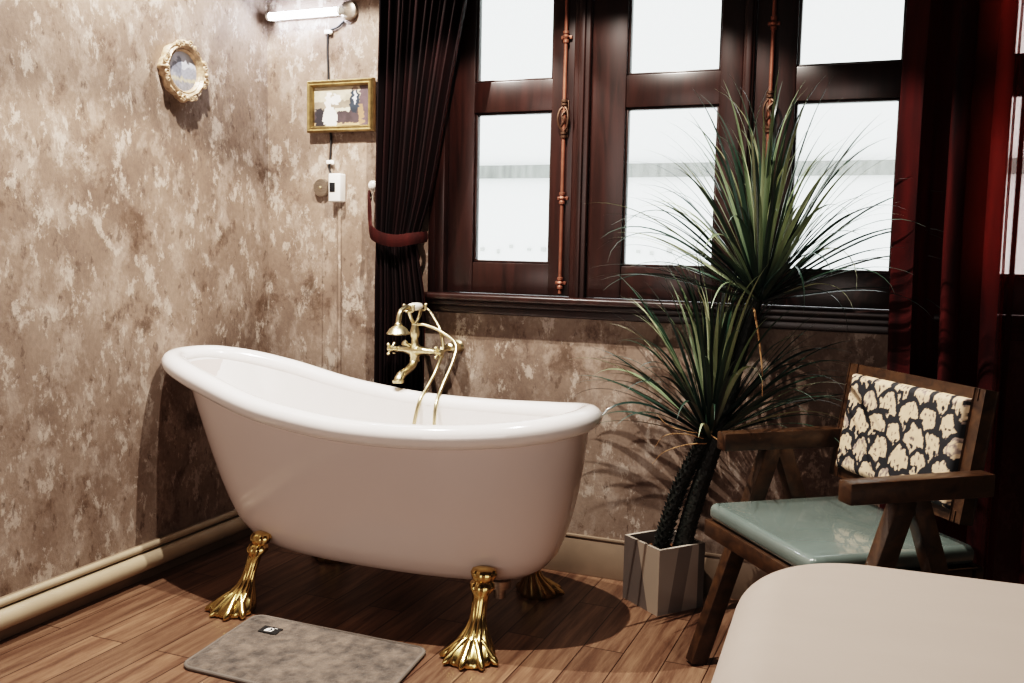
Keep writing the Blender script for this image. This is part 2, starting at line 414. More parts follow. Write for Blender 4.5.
def interp(x, tab, j):
    for a, b in zip(tab, tab[1:]):
        if a[0] >= x >= b[0]:
            t = (a[0]-x)/(a[0]-b[0]); return a[j]+(b[j]-a[j])*t
    return tab[-1][j]
#      s     xl    xr    b
OUT = [(1.0, .098, 1.565, .283), (.85, .132, 1.558, .279), (.7, .168, 1.548, .273), (.55, .205, 1.535, .264), (.4, .243, 1.517, .253), (.28, .278, 1.497, .240),
       (.18, .310, 1.475, .222), (.10, .355, 1.440, .196), (.05, .40, 1.40, .168), (.015, .46, 1.34, .128), (0, .56, 1.24, .07)]
ZB = .152
tub = empty('bathtub', (.9, YC, 0), 'white slipper bathtub with a rolled rim on gold claw feet', 'bathtub')
bm = bmesh.new()
def ring(s, tab, zb, dz):
    xl, xr, b = (interp(s, tab, j) for j in (1, 2, 3))
    return [Vector((x, y, zb+s*(zt(x)-dz-zb))) for x, y in plan(xl, xr, b)]
SS = [1, .93, .85, .77, .7, .62, .55, .47, .4, .34, .28, .23, .18, .14, .10, .075, .05, .03, .015, .006, 0]
loft(bm, [ring(s, OUT, ZB, .035) for s in SS], cap1=True)
shell = part('tub_shell', bm, M['shellout'], tub, auto=60)
INN = [(s, xl+.028*(1-s)-.016*max(0, s-.7)/.3, xr-.042-.01*(1-s), b-.040-.004*(1-s)) for s, xl, xr, b in OUT]
bm = bmesh.new()
loft(bm, [ring(s, INN, ZB+.05, .03) for s in SS], cap1=True)
part('tub_basin', bm, M['enamel'], tub, auto=60)
bm = bmesh.new()
pl = plan(.043, 1.562, .283)
path = [Vector((x, y, zt(x)-.032)) for x, y in pl]
rings = []
for i, p in enumerate(path):
    t = (path[(i+1) % NS]-path[i-1]).normalized(); u = Vector((0, 0, 1)); u = (u-t*u.dot(t)).normalized(); o = t.cross(u)
    rr = []
    for k in range(16):
        a = 2*PI*k/16
        rr.append(p+o*(.041*math.cos(a))+u*(.037*math.sin(a)))
    rings.append(rr)
loft(bm, rings+[rings[0]])
bmesh.ops.remove_doubles(bm, verts=bm.verts, dist=1e-5)
part('rim', bm, M['enamel'], tub, auto=0)
def claw(origin, heading, top_shift):
    h = Vector((heading[0], heading[1], 0)).normalized()
    m = Matrix.Translation((origin[0], origin[1], 0)) @ Matrix(((h.x, -h.y, 0), (h.y, h.x, 0), (0, 0, 1))).to_4x4()
    bm = bmesh.new()
    #       cx     z     fx    sy   lobes amp
    prof = [(-.045, .262, .010, .018, 8, .0), (-.044, .256, .026, .034, 8, .12), (-.042, .243, .030, .038, 8, .22), (-.040, .228, .027, .034, 8, .12), (-.038, .222, .022, .029, 8, .05),
            (-.036, .216, .027, .034, 8, .2), (-.033, .203, .030, .036, 8, .24), (-.030, .190, .025, .030, 8, .12), (-.027, .180, .020, .025, 10, .05),
            (-.022, .160, .019, .023, 10, .10), (-.016, .135, .018, .022, 10, .14), (-.010, .110, .020, .024, 10, .16), (-.004, .088, .026, .030, 10, .18),
            (.006, .068, .037, .041, 10, .18), (.018, .050, .050, .053, 10, .17), (.028, .033, .061, .063, 10, .16), (.034, .018, .068, .069, 10, .14), (.036, .008, .069, .070, 10, .1), (.036, .0, .064, .065, 10, .05)]
    n = 60; rs = []
    for cx, z, fx, sy, lb, am in prof:
        rr = []
        for k in range(n):
            t = 2*PI*k/n; l = 1+am*(abs(math.cos(lb*t/2))-.5)
            rr.append(m @ Vector((cx+top_shift*max(0, z-.02)+fx*l*math.cos(t), sy*l*math.sin(t), z*.93)))
        rs.append(rr)
    loft(bm, rs, True, True)
    for a in (-62, -32, 0, 32, 62):                                   # toes
        d = Vector((math.cos(R(a)), math.sin(R(a)), 0)); k = 1 if abs(a) < 50 else .9
        pts = [m @ (Vector((.012+top_shift*.05, 0, 0))+d*r*k+Vector((0, 0, z))) for r, z in ((.03, .058), (.05, .044), (.07, .028), (.088, .0165), (.103, .011), (.112, .008))]
        tube(bm, pts, [.009, .0125, .0135, .014, .0105, .004], 10)
    return bm
for org, hd in (((.490, -.80), (-.36, -.93)), ((1.325, -.80), (.08, -1)), ((.490, -.28), (-.36, .93)), ((1.315, -.29), (.0, 1))):
    part('claw_foot', claw(org, hd, -.12), M['brass'], tub, auto=50)
bm = bmesh.new(); tube(bm, [(1.30, -.56, .16), (1.30, -.56, .09)], .02, 14); lathe(bm, [(.035, .125), (.035, .15), (.02, .155)], 20, Matrix.Translation((1.3, -.56, 0)))
part('waste_pipe', bm, M['steel'], tub)

# ------------------------------------------------------------------ wall-mounted telephone mixer
fx = empty('bath_mixer_tap', (.78, -.15, .80), 'antique brass telephone style bath tap with hand shower, hung on the wall above the tub', 'tap')
cx, cy, cz = .768, -.155, .806
bm = bmesh.new()
tube(bm, [(.70, cy+.006, cz), (.725, cy+.004, cz), (.74, cy+.002, cz), (.768, cy, cz), (.80, cy-.002, cz), (.815, cy-.003, cz), (.84, cy-.004, cz)], [.013, .015, .02, .026, .02, .015, .013], 18)
lathe(bm, [(.012, -.05), (.02, -.045), (.017, -.03), (.024, -.012), (.026, 0), (.022, .018), (.014, .03), (.012, .05), (.017, .062), (.019, .08), (.014, .10), (.011, .112)], 20, Matrix.Translation((cx, cy, cz)))
part('mixer_body', bm, M['satin'], fx)
bm = bmesh.new()
tube(bm, cr([(.835, cy-.002, cz), (.858, cy+.02, cz), (.864, -.09, cz+.006), (.868, -.05, cz+.008), (.868, -.004, cz+.008)], 6), .012, 14)
lathe(bm, [(.013, .075), (.020, .07), (.023, .05), (.023, .012), (.029, .006), (.029, 0)], 24, axis_mat((.868, -.001, cz+.008), (0, -1, 0)))
part('wall_union', bm, M['satin'], fx)
for s, x0 in ((-1, .70), (1, .838)):
    bm = bmesh.new()
    yy = cy+.006 if s < 0 else cy-.004
    ax = Vector((s, -.12 if s > 0 else 0.05, 0)).normalized()
    m = axis_mat((x0, yy, cz), ax)
    lathe(bm, [(.012, -.004), (.016, 0), (.011, .008), (.011, .022), (.015, .026), (.015, .044), (.009, .05), (.003, .052)], 18, m)
    for k in range(4):
        a = PI/4+k*PI/2; d = m.to_3x3() @ Vector((math.cos(a), math.sin(a), 0)); c = m @ Vector((0, 0, .035))
        tube(bm, [c+d*.008, c+d*.016, c+d*.026], [.0045, .0045, .0055], 10); ball(bm, c+d*.028, .0075)
    part('cross_handle', bm, M['satin'], fx)
bm = bmesh.new()
tube(bm, cr([(cx, cy, cz-.02), (cx, cy-.004, cz-.045), (cx, cy-.025, cz-.066), (cx, cy-.06, cz-.078), (cx, cy-.095, cz-.088), (cx, cy-.115, cz-.104), (cx, cy-.121, cz-.118)], 6),
     [.014+.004*(i/36) for i in range(37)], 16, sx=1, sy=1)
lathe(bm, [(.0175, 0), (.021, -.002), (.021, -.012), (.015, -.012)], 18, Matrix.Translation((cx, cy-.121, cz-.108)))
part('spout', bm, M['satin'], fx)
# diverter
bm = bmesh.new()
m = axis_mat((cx-.012, cy-.02, cz+.02), (-.4, -.6, .5)); lathe(bm, [(.009, 0), (.009, .018), (.013, .02), (.013, .028), (.005, .032)], 14, m)
part('diverter_knob', bm, M['satin'], fx)
# cradle
bm = bmesh.new(); zc = cz+.118
for s in (-1, 1):
    tube(bm, cr([(cx, cy, zc-.006), (cx, cy+s*.018, zc+.006), (cx, cy+s*.034, zc+.026), (cx, cy+s*.046, zc+.05)], 6), [.007]*18+[.008], 12)
    for q in (-1, 1):
        tube(bm, cr([(cx, cy+s*.044, zc+.046), (cx+q*.016, cy+s*.046, zc+.052), (cx+q*.019, cy+s*.048, zc+.07)], 5), .0048, 10)
        ball(bm, (cx+q*.019, cy+s*.048, zc+.074), .007)
ball(bm, (cx, cy, zc-.006), .013)
part('cradle', bm, M['satin'], fx)
# handset
hs = None
zh = zc+.066
bm = bmesh.new()
tube(bm, [(cx, cy-.042, zh), (cx, cy-.036, zh), (cx, cy-.012, zh), (cx, cy+.012, zh), (cx, cy+.036, zh), (cx, cy+.042, zh)], [.011, .0145, .0175, .0175, .0145, .011], 18)
hs = part('handset_grip', bm, M['china'], fx)
bm = bmesh.new()
tube(bm, cr([(cx, cy-.04, zh), (cx, cy-.075, zh+.001), (cx, cy-.108, zh-.014), (cx, cy-.122, zh-.045), (cx, cy-.124, zh-.066)], 7), .0095, 14)
lathe(bm, [(.010, .0), (.013, -.004), (.013, -.010), (.022, -.016), (.032, -.025), (.038, -.036), (.042, -.041), (.042, -.046), (.038, -.047), (.01, -.043)], 28, Matrix.Translation((cx, cy-.124, zh-.058)))
part('shower_head', bm, M['satin'], fx)
bm = bmesh.new(); tube(bm, [(cx, cy+.04, zh), (cx, cy+.058, zh), (cx, cy+.066, zh-.004)], [.010, .013, .009], 14)
part('hose_nut', bm, M['satin'], fx)
# hose: from the back of the handset down into the tub and back to the mixer
bm = bmesh.new()
hp = cr([(cx, cy+.066, zh-.002), (.79, -.085, .968), (.825, -.105, .935), (.858, -.128, .895), (.882, -.15, .82), (.876, -.19, .745), (.872, -.25, .690), (.868, -.305, .640), (.86, -.335, .54), (.858, -.365, .40),
         (.875, -.40, .285), (.915, -.425, .25), (.95, -.40, .29), (.955, -.365, .41), (.945, -.338, .54), (.938, -.312, .635), (.93, -.25, .692), (.94, -.175, .79), (.926, -.14, .845), (.868, -.145, .892), (.81, -.153, .915), (cx+.008, cy, .916)], 14)
tube(bm, hp, [.0062+.0007*(i % 2) for i in range(len(hp))], 10)
part('shower_hose', bm, M['satin'], fx, auto=70)

for o in fx.children:                                                 # squat proportions: shorten everything above and below the bar
    hose = o.name.startswith('shower_hose')
    for v in o.data.vertices:
        d = v.co.z-.006
        if d > 0 or not hose: v.co.z = .006+d*.88
# ------------------------------------------------------------------ left curtain, tieback, hook
def lerp(a, b, t): return a+(b-a)*t
def ease(t): t = max(0, min(1, t)); return t*t*(3-2*t)
def curtain(bm, zs, xl, xr, yc, amp, folds, nu=260, ph=0, thick=None):
    rows = []
    for z in zs:
        a, b, A, y = xl(z), xr(z), amp(z), yc(z); r = []
        for i in range(nu+1):
            u = i/nu
            w = u+.018*math.sin(u*17+ph)+.012*math.sin(u*41+2.1*ph)
            s = math.sin(2*PI*folds*w+ph); s2 = math.sin(2*PI*folds*1.73*w+1.3+ph+z*.6)
            yy = y+A*(.72*math.copysign(abs(s)**.75, s)+.28*s2)+.004*math.sin(9*u+3*z)
            xx = a+(b-a)*(u+.22/folds*math.sin(4*PI*folds*w+ph)*.5)
            r.append(Vector((xx, yy, z)))
        rows.append(r)
    loft(bm, rows, wrap=False)
tieZ = 1.205
def xlL(z): return .566+.014*ease((z-tieZ)/.8) if z > tieZ else .566-.008*ease((tieZ-z)/.8)
def xrL(z):
    if z > tieZ: return .742+.02*ease((z-tieZ)/.2)+.205*(z-tieZ)
    return .742+.035*ease((tieZ-z)/.25)-.03*ease((tieZ-z-.5)/.4)
bm = bmesh.new()
zs = [2.68-i*.02 for i in range(0, 126)]
curtain(bm, zs, xlL, xrL, lambda z: -.082-.012*ease((z-1.3)/.6), lambda z: .034-.012*math.exp(-((z-tieZ)/.12)**2)-.005*ease((tieZ-z)/.5), 12, 420, ph=.7)
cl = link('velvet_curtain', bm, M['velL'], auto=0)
tag(cl, 'dark red velvet curtain gathered by a tieback, left of the window', 'curtain', 'velvet curtains at the window')
mod = cl.modifiers.new('t', 'SOLIDIFY'); mod.thickness = .003
bm = bmesh.new()
def ribbon(bm, pts, wid, th=.006):
    pts, F = frame_pts(pts); rs = []
    for p, (t, n, b) in zip(pts, F):
        up = Vector((0, 0, 1)); up = (up-t*up.dot(t)).normalized(); o = t.cross(up); w = wid if not callable(wid) else wid(pts.index(p)/(len(pts)-1))
        rs.append([p+up*w/2+o*th/2, p+up*w*.2+o*(th/2+.004), p-up*w*.2+o*(th/2+.004), p-up*w/2+o*th/2, p-up*w/2-o*th/2, p+up*w/2-o*th/2])
    loft(bm, rs, True, True)
tp = cr([(.508, -.045, 1.392), (.515, -.06, 1.345), (.535, -.085, 1.275), (.565, -.122, 1.236), (.62, -.138, 1.214), (.68, -.138, 1.208), (.73, -.128, 1.216), (.76, -.10, 1.222), (.762, -.062, 1.226), (.735, -.035, 1.23)], 8)
ribbon(bm, tp, lambda t: .034+.012*math.sin(PI*t)+.026*math.exp(-((t-.10)/.09)**2))
o = link('curtain_tieback', bm, M['tie'], auto=40); tag(o, 'dark red velvet tieback band around the left curtain', 'tieback')
hk = empty('curtain_hook', (.512, 0, 1.411), 'white round wall hook holding the end of the curtain tieback', 'hook')
bm = bmesh.new(); ball(bm, (.512, -.03, 1.418), .020, 1, .75, 1); tube(bm, [(.512, 0, 1.418), (.512, -.02, 1.418)], .010, 14)
part('knob', bm, M['china'], hk)
bm = bmesh.new(); tube(bm, cr([(.515, -.03, 1.40), (.517, -.045, 1.385), (.517, -.055, 1.372), (.511, -.06, 1.368), (.507, -.052, 1.378), (.507, -.04, 1.395)], 6), .003, 8)
part('ring', bm, M['steel'], hk)
# right curtain
bm = bmesh.new()
zs = [2.68-i*.025 for i in range(0, 100)]
def xlR(z): return 2.376+.012*ease((1.3-z)/.6)*1.0+.010*ease((z-1.5)/.9)
def xrR(z): return 3.22
curtain(bm, zs, xlR, xrR, lambda z: -.115, lambda z: .05+.006*ease((1.5-z)/1.2), 6.5, 380, ph=2.2)
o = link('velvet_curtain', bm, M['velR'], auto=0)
tag(o, 'dark red velvet curtain hanging loose behind the armchair, right of the window', 'curtain', 'velvet curtains at the window')

# ------------------------------------------------------------------ left wall pipes
for name, x, z, r, lab in (('wall_pipe', .028, .123, .0125, 'thin cream pipe along the left wall, the upper of two'), ('wall_pipe', .034, .076, .031, 'thick cream pipe along the left wall, the lower of two')):
    bm = bmesh.new(); tube(bm, [(x, y, z) for y in (-4.4, -3, -2, -1.2, -.6, -.05)], r, 24)
    o = link(name, bm, M['pipe']); tag(o, lab, 'pipe')

# ------------------------------------------------------------------ strip lamp, cable, switch box, plate, duct
lamp = empty('strip_lamp', (.19, 0, 2.087), 'lit white tube strip lamp on the wall in the corner above the small picture', 'lamp')
bm = bmesh.new(); tube(bm, [(.048, -.045, 2.08), (.365, -.045, 2.08)], .0135, 16); part('lamp_tube', bm, M['tube'], lamp)
bm = bmesh.new()
for x in (.037, .365):
    tube(bm, [(x, -.045, 2.08), (x+.011, -.045, 2.08)], .016, 16); box(bm, x, x+.012, -.05, 0, 2.068, 2.092, .003)
box(bm, .035, .377, -.022, 0, 2.07, 2.09, .004)
part('lamp_holder', bm, M['plastic'], lamp)
bm = bmesh.new(); lathe(bm, [(.026, 0), (.036, -.003), (.036, -.018), (.03, -.022), (.01, -.023)], 28, axis_mat((.39, -.001, 2.085), (0, 1, 0)))
part('end_box', bm, M['steel'], lamp)
cab = empty('lamp_cable', (.29, 0, 1.9), 'thin black cable running down the wall from the strip lamp to the white switch box', 'cable')
bm = bmesh.new(); tube(bm, cr([(.365, -.006, 2.05), (.335, -.008, 2.028), (.297, -.008, 2.012), (.289, -.006, 1.95), (.293, -.006, 1.85), (.296, -.005, 1.7), (.305, -.006, 1.6), (.302, -.007, 1.52), (.298, -.008, 1.49), (.312, -.008, 1.458)], 8), .0042, 8)
part('cord', bm, M['rubber'], cab)
for x, z in ((.293, 2.013), (.302, 1.512)):
    bm = bmesh.new(); box(bm, x-.016, x+.016, -.013, 0, z-.008, z+.008, .004); ball(bm, (x+.014, -.012, z-.004), .008); part('cable_clip', bm, M['china'], cab)
sw = empty('switch_box', (.33, 0, 1.41), 'white wall switch box with a dark display under the small gilt picture', 'switch')
bm = bmesh.new(); box(bm, .318, .372, -.045, 0, 1.355, 1.465, .006, 3); part('housing', bm, M['plastic'], sw)
bm = bmesh.new(); box(bm, .325, .350, -.0475, -.03, 1.393, 1.430, .002); part('display', bm, M['black'], sw)
pt = empty('wall_plate', (.265, 0, 1.412), 'round brushed metal plate on the wall left of the white switch box', 'wall plate')
m = axis_mat((.266, -.001, 1.412), (0, -1, 0))
bm = bmesh.new(); lathe(bm, [(.036, 0), (.036, .014), (.033, .019), (.012, .021), (.001, .021)], 36, m); part('disc', bm, M['steel'], pt)
bm = bmesh.new(); lathe(bm, [(.005, .02), (.005, .026), (.001, .028)], 14, m); part('screw', bm, M['satin'], pt)
bm = bmesh.new(); box(bm, .338, .352, -.009, 0, .16, 1.355, .003); o = link('cable_duct', bm, M['wall']); tag(o, 'narrow wall-coloured cable duct running down from the white switch box', 'cable duct')
bm = bmesh.new(); box(bm, .261, .2635, -.003, 0, .7, 1.38, .001); o = link('wall_wire', bm, M['wall']); tag(o, 'thin wall-coloured wire running down from the round metal plate', 'wire')

# ------------------------------------------------------------------ pictures
pic = empty('framed_picture', (.352, 0, 1.723), 'small rectangular picture of two figures in a gilt frame', 'picture')
fx0, fx1, fz0, fz1 = .210, .510, 1.626, 1.826
bm = bmesh.new()
prof = [(0, -.0105), (0, -.030), (.006, -.038), (.013, -.034), (.018, -.036), (.024, -.027), (.026, -.016)]
rs = []
for d, y in prof:
    rs.append([Vector((fx0+d, y, fz0+d)), Vector((fx1-d, y, fz0+d)), Vector((fx1-d, y, fz1-d)), Vector((fx0+d, y, fz1-d))])
loft(bm, rs)
part('frame', bm, M['gold'], pic, auto=20)
def blob(x, y, cx_, cy_, rx, ry): return ((x-cx_)/rx)**2+((y-cy_)/ry)**2 < 1
def art(u, v):
    w = .045*noise.noise(Vector((u*16, v*14, 3))); u += w; v += .05*noise.noise(Vector((u*22, v*18, 9)))
    n = noise.noise(Vector((u*9, v*7, 1)))
    c = Vector(sc('#b8ad98')[:3])*(1+.25*n) if v > .62 else Vector(sc('#8d8172')[:3])*(1+.3*n)
    if v < .40: c = Vector(sc('#4a3f42')[:3])*(1+.5*n)
    if v < .10: c = Vector(sc('#b79a78')[:3])
    if u > .82: c = Vector(sc('#5a4c50')[:3])*(1+.4*n)
    if .04 < u < .2 and v < .45: c = Vector(sc('#2d2b30')[:3])
    if blob(u, v, .30, .22, .13, .26) or blob(u, v, .27, .60, .055, .20) or blob(u, v, .40, .66, .085, .13): c = Vector(sc('#e6e2dc')[:3])*(1+.1*n)
    if blob(u, v, .29, .78, .04, .07): c = Vector(sc('#efe9e0')[:3])
    if blob(u, v, .73, .62, .085, .30): c = Vector(sc('#2b3540')[:3])*(1+.5*n)
    if blob(u, v, .74, .72, .022, .20): c = Vector(sc('#d8dadf')[:3])
    if blob(u, v, .74, .92, .035, .06): c = Vector(sc('#8b7a70')[:3])
    if blob(u, v, .84, .28, .05, .26): c = Vector(sc('#9a7a5e')[:3])
    if .40 < u < .66 and .38 < v < .46: c = Vector(sc('#d5cdb8')[:3])
    return (*c, 1)
bm = bmesh.new()
grid_col(bm, 110, 76, lambda a, b: Vector((fx0+.02+a*(fx1-fx0-.04), -.0165, fz0+.02+b*(fz1-fz0-.04))), art)
part('canvas', bm, M['paint'], pic)
bm = bmesh.new(); box(bm, fx0+.004, fx1-.004, -.0155, -.0105, fz0+.004, fz1-.004); part('backing', bm, M['walnut'], pic, smooth=False)

ov = empty('oval_picture', (0, -.505, 1.792), 'oval picture of a landscape in an ornate cream gilt frame on the left wall', 'picture')
om = Matrix.Translation((0, -.505, 1.792)) @ Matrix(((0, 0, 1), (1, 0, 0), (0, 1, 0))).to_4x4()   # local x -> +Y, y -> +Z, z -> +X
bm = bmesh.new(); nn = 120; A0, B0 = .103, .098
def orn(t): return 1+.045*abs(math.cos(2*t))**6+.03*math.cos(8*t)+.022*math.cos(24*t)*(abs(math.cos(2*t))**2)
prof = [(1.0, 0, 1), (1.03, .012, 1), (1.02, .022, 1), (.98, .03, .9), (.93, .028, .6), (.87, .034, .3), (.83, .030, .1), (.79, .024, 0), (.76, .026, 0), (.72, .022, 0), (.69, .012, 0)]
rs = []
for k, z, w in prof:
    rr = []
    for i in range(nn):
        t = 2*PI*i/nn; f = k*(1+(orn(t)-1)*w)
        bump = .004*w*math.cos(17*t)*math.cos(31*t) if .01 < z else 0
        rr.append(om @ Vector((A0*f*math.cos(t), B0*f*math.sin(t), z+bump)))
    rs.append(rr)
loft(bm, rs)
part('frame', bm, M['giltcream'], ov, auto=50)
bm = bmesh.new()
def curl(c, ang, s):
    pts = []
    for i in range(22):
        a = ang+i*.42; r = s*(1-i/24); pts.append(om @ Vector((c[0]+r*math.cos(a), c[1]+r*math.sin(a), .031+.004*(i/22))))
    tube(bm, pts, [.0042*(1-.4*i/22) for i in range(22)], 8)
for k in range(4):
    bm = bmesh.new()
    t = PI/2*k; c = (A0*.97*math.cos(t), B0*.97*math.sin(t)); tx, ty = -math.sin(t), math.cos(t)
    for s in (-1, 1):
        curl((c[0]+tx*s*.020, c[1]+ty*s*.020), t+s*1.2, .013); curl((c[0]+tx*s*.042-math.cos(t)*.007, c[1]+ty*s*.042-math.sin(t)*.007), t-s, .009)
    ball(bm, om @ Vector((c[0], c[1], .033)), .009)
    part('scrollwork', bm, M['giltcream'], ov)
def art2(x, y):
    n = noise.noise(Vector((x*40, y*40, 2))); n2 = noise.noise(Vector((x*110, y*110, 5)))
    c = Vector(sc('#b9bcc4')[:3])*(1+.25*n)
    if y < .01+.02*n: c = Vector(sc('#8c8f98')[:3])*(1+.4*n2)
    if y < -.022+.01*n: c = Vector(sc('#b3a88f')[:3])*(1+.4*n2)
    if y < -.035: c = Vector(sc('#85858a')[:3])*(1+.6*n2)
    if blob(x, y, -.018, .012, .014, .04) or blob(x, y, -.04, .01, .015, .02): c = Vector(sc('#70747f')[:3])*(1+.5*n2)
    return (*c, 1)
bm = bmesh.new(); lay = bm.loops.layers.float_color.new('Col')
rgs = [[(A0*.72*r/10*math.cos(2*PI*i/64), B0*.72*r/10*math.sin(2*PI*i/64)) for i in range(64)] for r in range(1, 11)]
VV = [[bm.verts.new(om @ Vector((x, y, .013))) for x, y in rg] for rg in rgs]; cv = bm.verts.new(om @ Vector((0, 0, .013)))
for r in range(9):
    for i in range(64):
        j = (i+1) % 64; f = bm.faces.new((VV[r][i], VV[r][j], VV[r+1][j], VV[r+1][i]))
        for l, p in zip(f.loops, (rgs[r][i], rgs[r][j], rgs[r+1][j], rgs[r+1][i])): l[lay] = art2(*p)
for i in range(64):
    f = bm.faces.new((VV[0][i], VV[0][(i+1) % 64], cv))
    for l in f.loops: l[lay] = art2(0, 0)
part('canvas', bm, M['paint'], ov)

# ------------------------------------------------------------------ bath mat
mt = empty('bath_mat', (.88, -1.02, 0), 'grey short-pile bath mat on the floor in front of the tub', 'bath mat')
Tc, Rc, Lc = Vector((.575, -.838, 0)), Vector((1.188, -.838, 0)), Vector((.615, -1.228, 0)); Bc = Vector((1.235, -1.235, 0))
def q(u, v): return Tc*(1-u)*(1-v)+Rc*u*(1-v)+Lc*(1-u)*v+Bc*u*v
# rounded outline in u,v
def rr_uv(n, cu, cv, inset=0):
    o = []
    for (a, b, st) in ((1-cu, 1-cv, 0), (cu, 1-cv, 90), (cu, cv, 180), (1-cu, cv, 270)):
        for i in range(n+1):
            t = R(st+90*i/n); o.append((a+(cu-inset)*math.cos(t), b+(cv-inset)*math.sin(t)))
    return o
bm = bmesh.new(); NU, NV = 170, 116; V = {}
def inside(u, v, cu=.055, cv=.085):
    du = max(cu-u, u-(1-cu), 0)/cu; dv = max(cv-v, v-(1-cv), 0)/cv
    return du*du+dv*dv <= 1.0001
rs_ = random.Random(5)
for i in range(NU+1):
    for j in range(NV+1):
        u, v = i/NU, j/NV
        if inside(u, v):
            p = q(u, v); e = min(u, 1-u)*6, min(v, 1-v)*4
            z = .009+.004*min(1, min(e)*3)+.0022*noise.noise(p*70)+.0016*noise.noise(p*25)+rs_.uniform(-.0012, .0012)
            V[i, j] = bm.verts.new((p.x+rs_.uniform(-.001, .001), p.y+rs_.uniform(-.001, .001), z))
for i in range(NU):
    for j in range(NV):
        k = [(i, j), (i+1, j), (i+1, j+1), (i, j+1)]
        if all(x in V for x in k): bm.faces.new([V[x] for x in k])
part('pile', bm, M['mat'], mt, auto=0)
bm = bmesh.new()
tube(bm, [q(u, v)+Vector((0, 0, .0062)) for u, v in rr_uv(8, .055, .085, .0)], .0062, 10, closed=True)
part('edge_binding', bm, M['matedge'], mt)
bm = bmesh.new()
lc = Vector((.70, -.935, 0)); ax = (Rc-Tc).normalized(); ay = (Tc-Lc).normalized(); lz = .0165
def lq(pts, z): return [lc+ax*x+ay*y+Vector((0, 0, z)) for x, y in pts]
bm.faces.new([bm.verts.new(p) for p in lq([(-.033, -.022), (.033, -.022), (.033, .022), (-.033, .022)], lz)])
g = bmesh.ops.extrude_face_region(bm, geom=bm.faces[:]); bmesh.ops.translate(bm, vec=(0, 0, -.006), verts=[v for v in g['geom'] if isinstance(v, bmesh.types.BMVert)])
lb = part('label', bm, M['label_black'], mt, smooth=False)
bm = bmesh.new()
def poly(pts): bm.faces.new([bm.verts.new(p) for p in lq(pts, lz+.0006)])
poly([(-.017, -.014), (-.004, -.014), (.0, .0), (-.004, .013), (-.014, .006)])
poly([(-.004, -.014), (.009, -.012), (.012, .002), (.006, -.002), (.002, -.008)])
poly([(-.006, .013), (.007, .012), (.012, .002), (.008, .0), (.002, .008)])
poly([(.009, .016), (.019, .015), (.019, .012), (.010, .012)])
part('emblem', bm, M['label_white'], lb, smooth=False)
mt['label'] = 'grey short-pile bath mat with a small black label, on the floor before the tub'

# ------------------------------------------------------------------ potted dracaena
pt0 = Vector((1.742, -.278)); ea = Vector((-.79, .613)).normalized(); eb = Vector((.613, .79)).normalized(); S = .192
plant = empty('potted_plant', (1.735, -.14, 0), 'tall two-crowned strap-leaf plant in a square pot below the window', 'plant')
HP = .222
def pc(a, b, z): p = pt0+ea*a+eb*b; return Vector((p.x, p.y, z))
bm = bmesh.new(); lay = bm.loops.layers.float_color.new('Col')
def pcol(h): return sc(h)
GR, WH, DK, LT = pcol('#6d645f'), pcol('#a8998a'), pcol('#55504c'), pcol('#8f857d')
def face(pts, col):
    f = bm.faces.new([bm.verts.new(p) for p in pts])
    for l in f.loops: l[lay] = col
def side(fn, polys):
    for pts, col in polys: face([fn(u, v) for u, v in pts], col)
fL = lambda u, v: pc(u*S, 0, v*HP); fR = lambda u, v: pc(0, u*S, v*HP)
fB = lambda u, v: pc(S, u*S, v*HP); fD = lambda u, v: pc(u*S, S, v*HP)
side(fL, [([(0, 0), (.28, 0), (.62, 1), (0, 1)], WH), ([(.28, 0), (1, 0), (1, 1), (.62, 1)], GR)])
side(fR, [([(0, 0), (.22, 0), (.42, 1), (0, 1)], LT), ([(.22, 0), (.52, 0), (.72, 1), (.42, 1)], GR), ([(.52, 0), (.86, 0), (.86, 1), (.72, 1)], LT), ([(.86, 0), (1, 0), (1, 1), (.86, 1)], DK)])
for fn in (fB, fD): side(fn, [([(0, 0), (.5, 0), (.3, 1), (0, 1)], GR), ([(.5, 0), (1, 0), (1, 1), (.3, 1)], LT)])
w = .011; RIM = pcol('#b0a79c')
def sq(i, z): return [pc(i, i, z), pc(S-i, i, z), pc(S-i, S-i, z), pc(i, S-i, z)]
def ringf(a, b, col):
    for k in range(4): face([a[k], a[(k+1) % 4], b[(k+1) % 4], b[k]], col)
ringf(sq(0, HP), sq(w, HP), RIM); ringf(sq(w, HP), sq(w, HP-.08), DK); face(sq(w, HP-.08), DK); face(sq(0, 0)[::-1], DK)
bmesh.ops.remove_doubles(bm, verts=bm.verts, dist=1e-5)
part('planter', bm, M['pot'], plant, smooth=False)
bm = bmesh.new(); n_ = 22; V = [[None]*(n_+1) for _ in range(n_+1)]
for i in range(n_+1):
    for j in range(n_+1):
        p = pc(w+.001+(S-2*w-.002)*i/n_, w+.001+(S-2*w-.002)*j/n_, 0); p.z = HP-.045+.012*noise.noise(p*40)+rs_.uniform(-.004, .006); V[i][j] = bm.verts.new(p)
for i in range(n_):
    for j in range(n_): bm.faces.new((V[i][j], V[i+1][j], V[i+1][j+1], V[i][j+1]))
part('soil', bm, M['soil'], plant, auto=20)
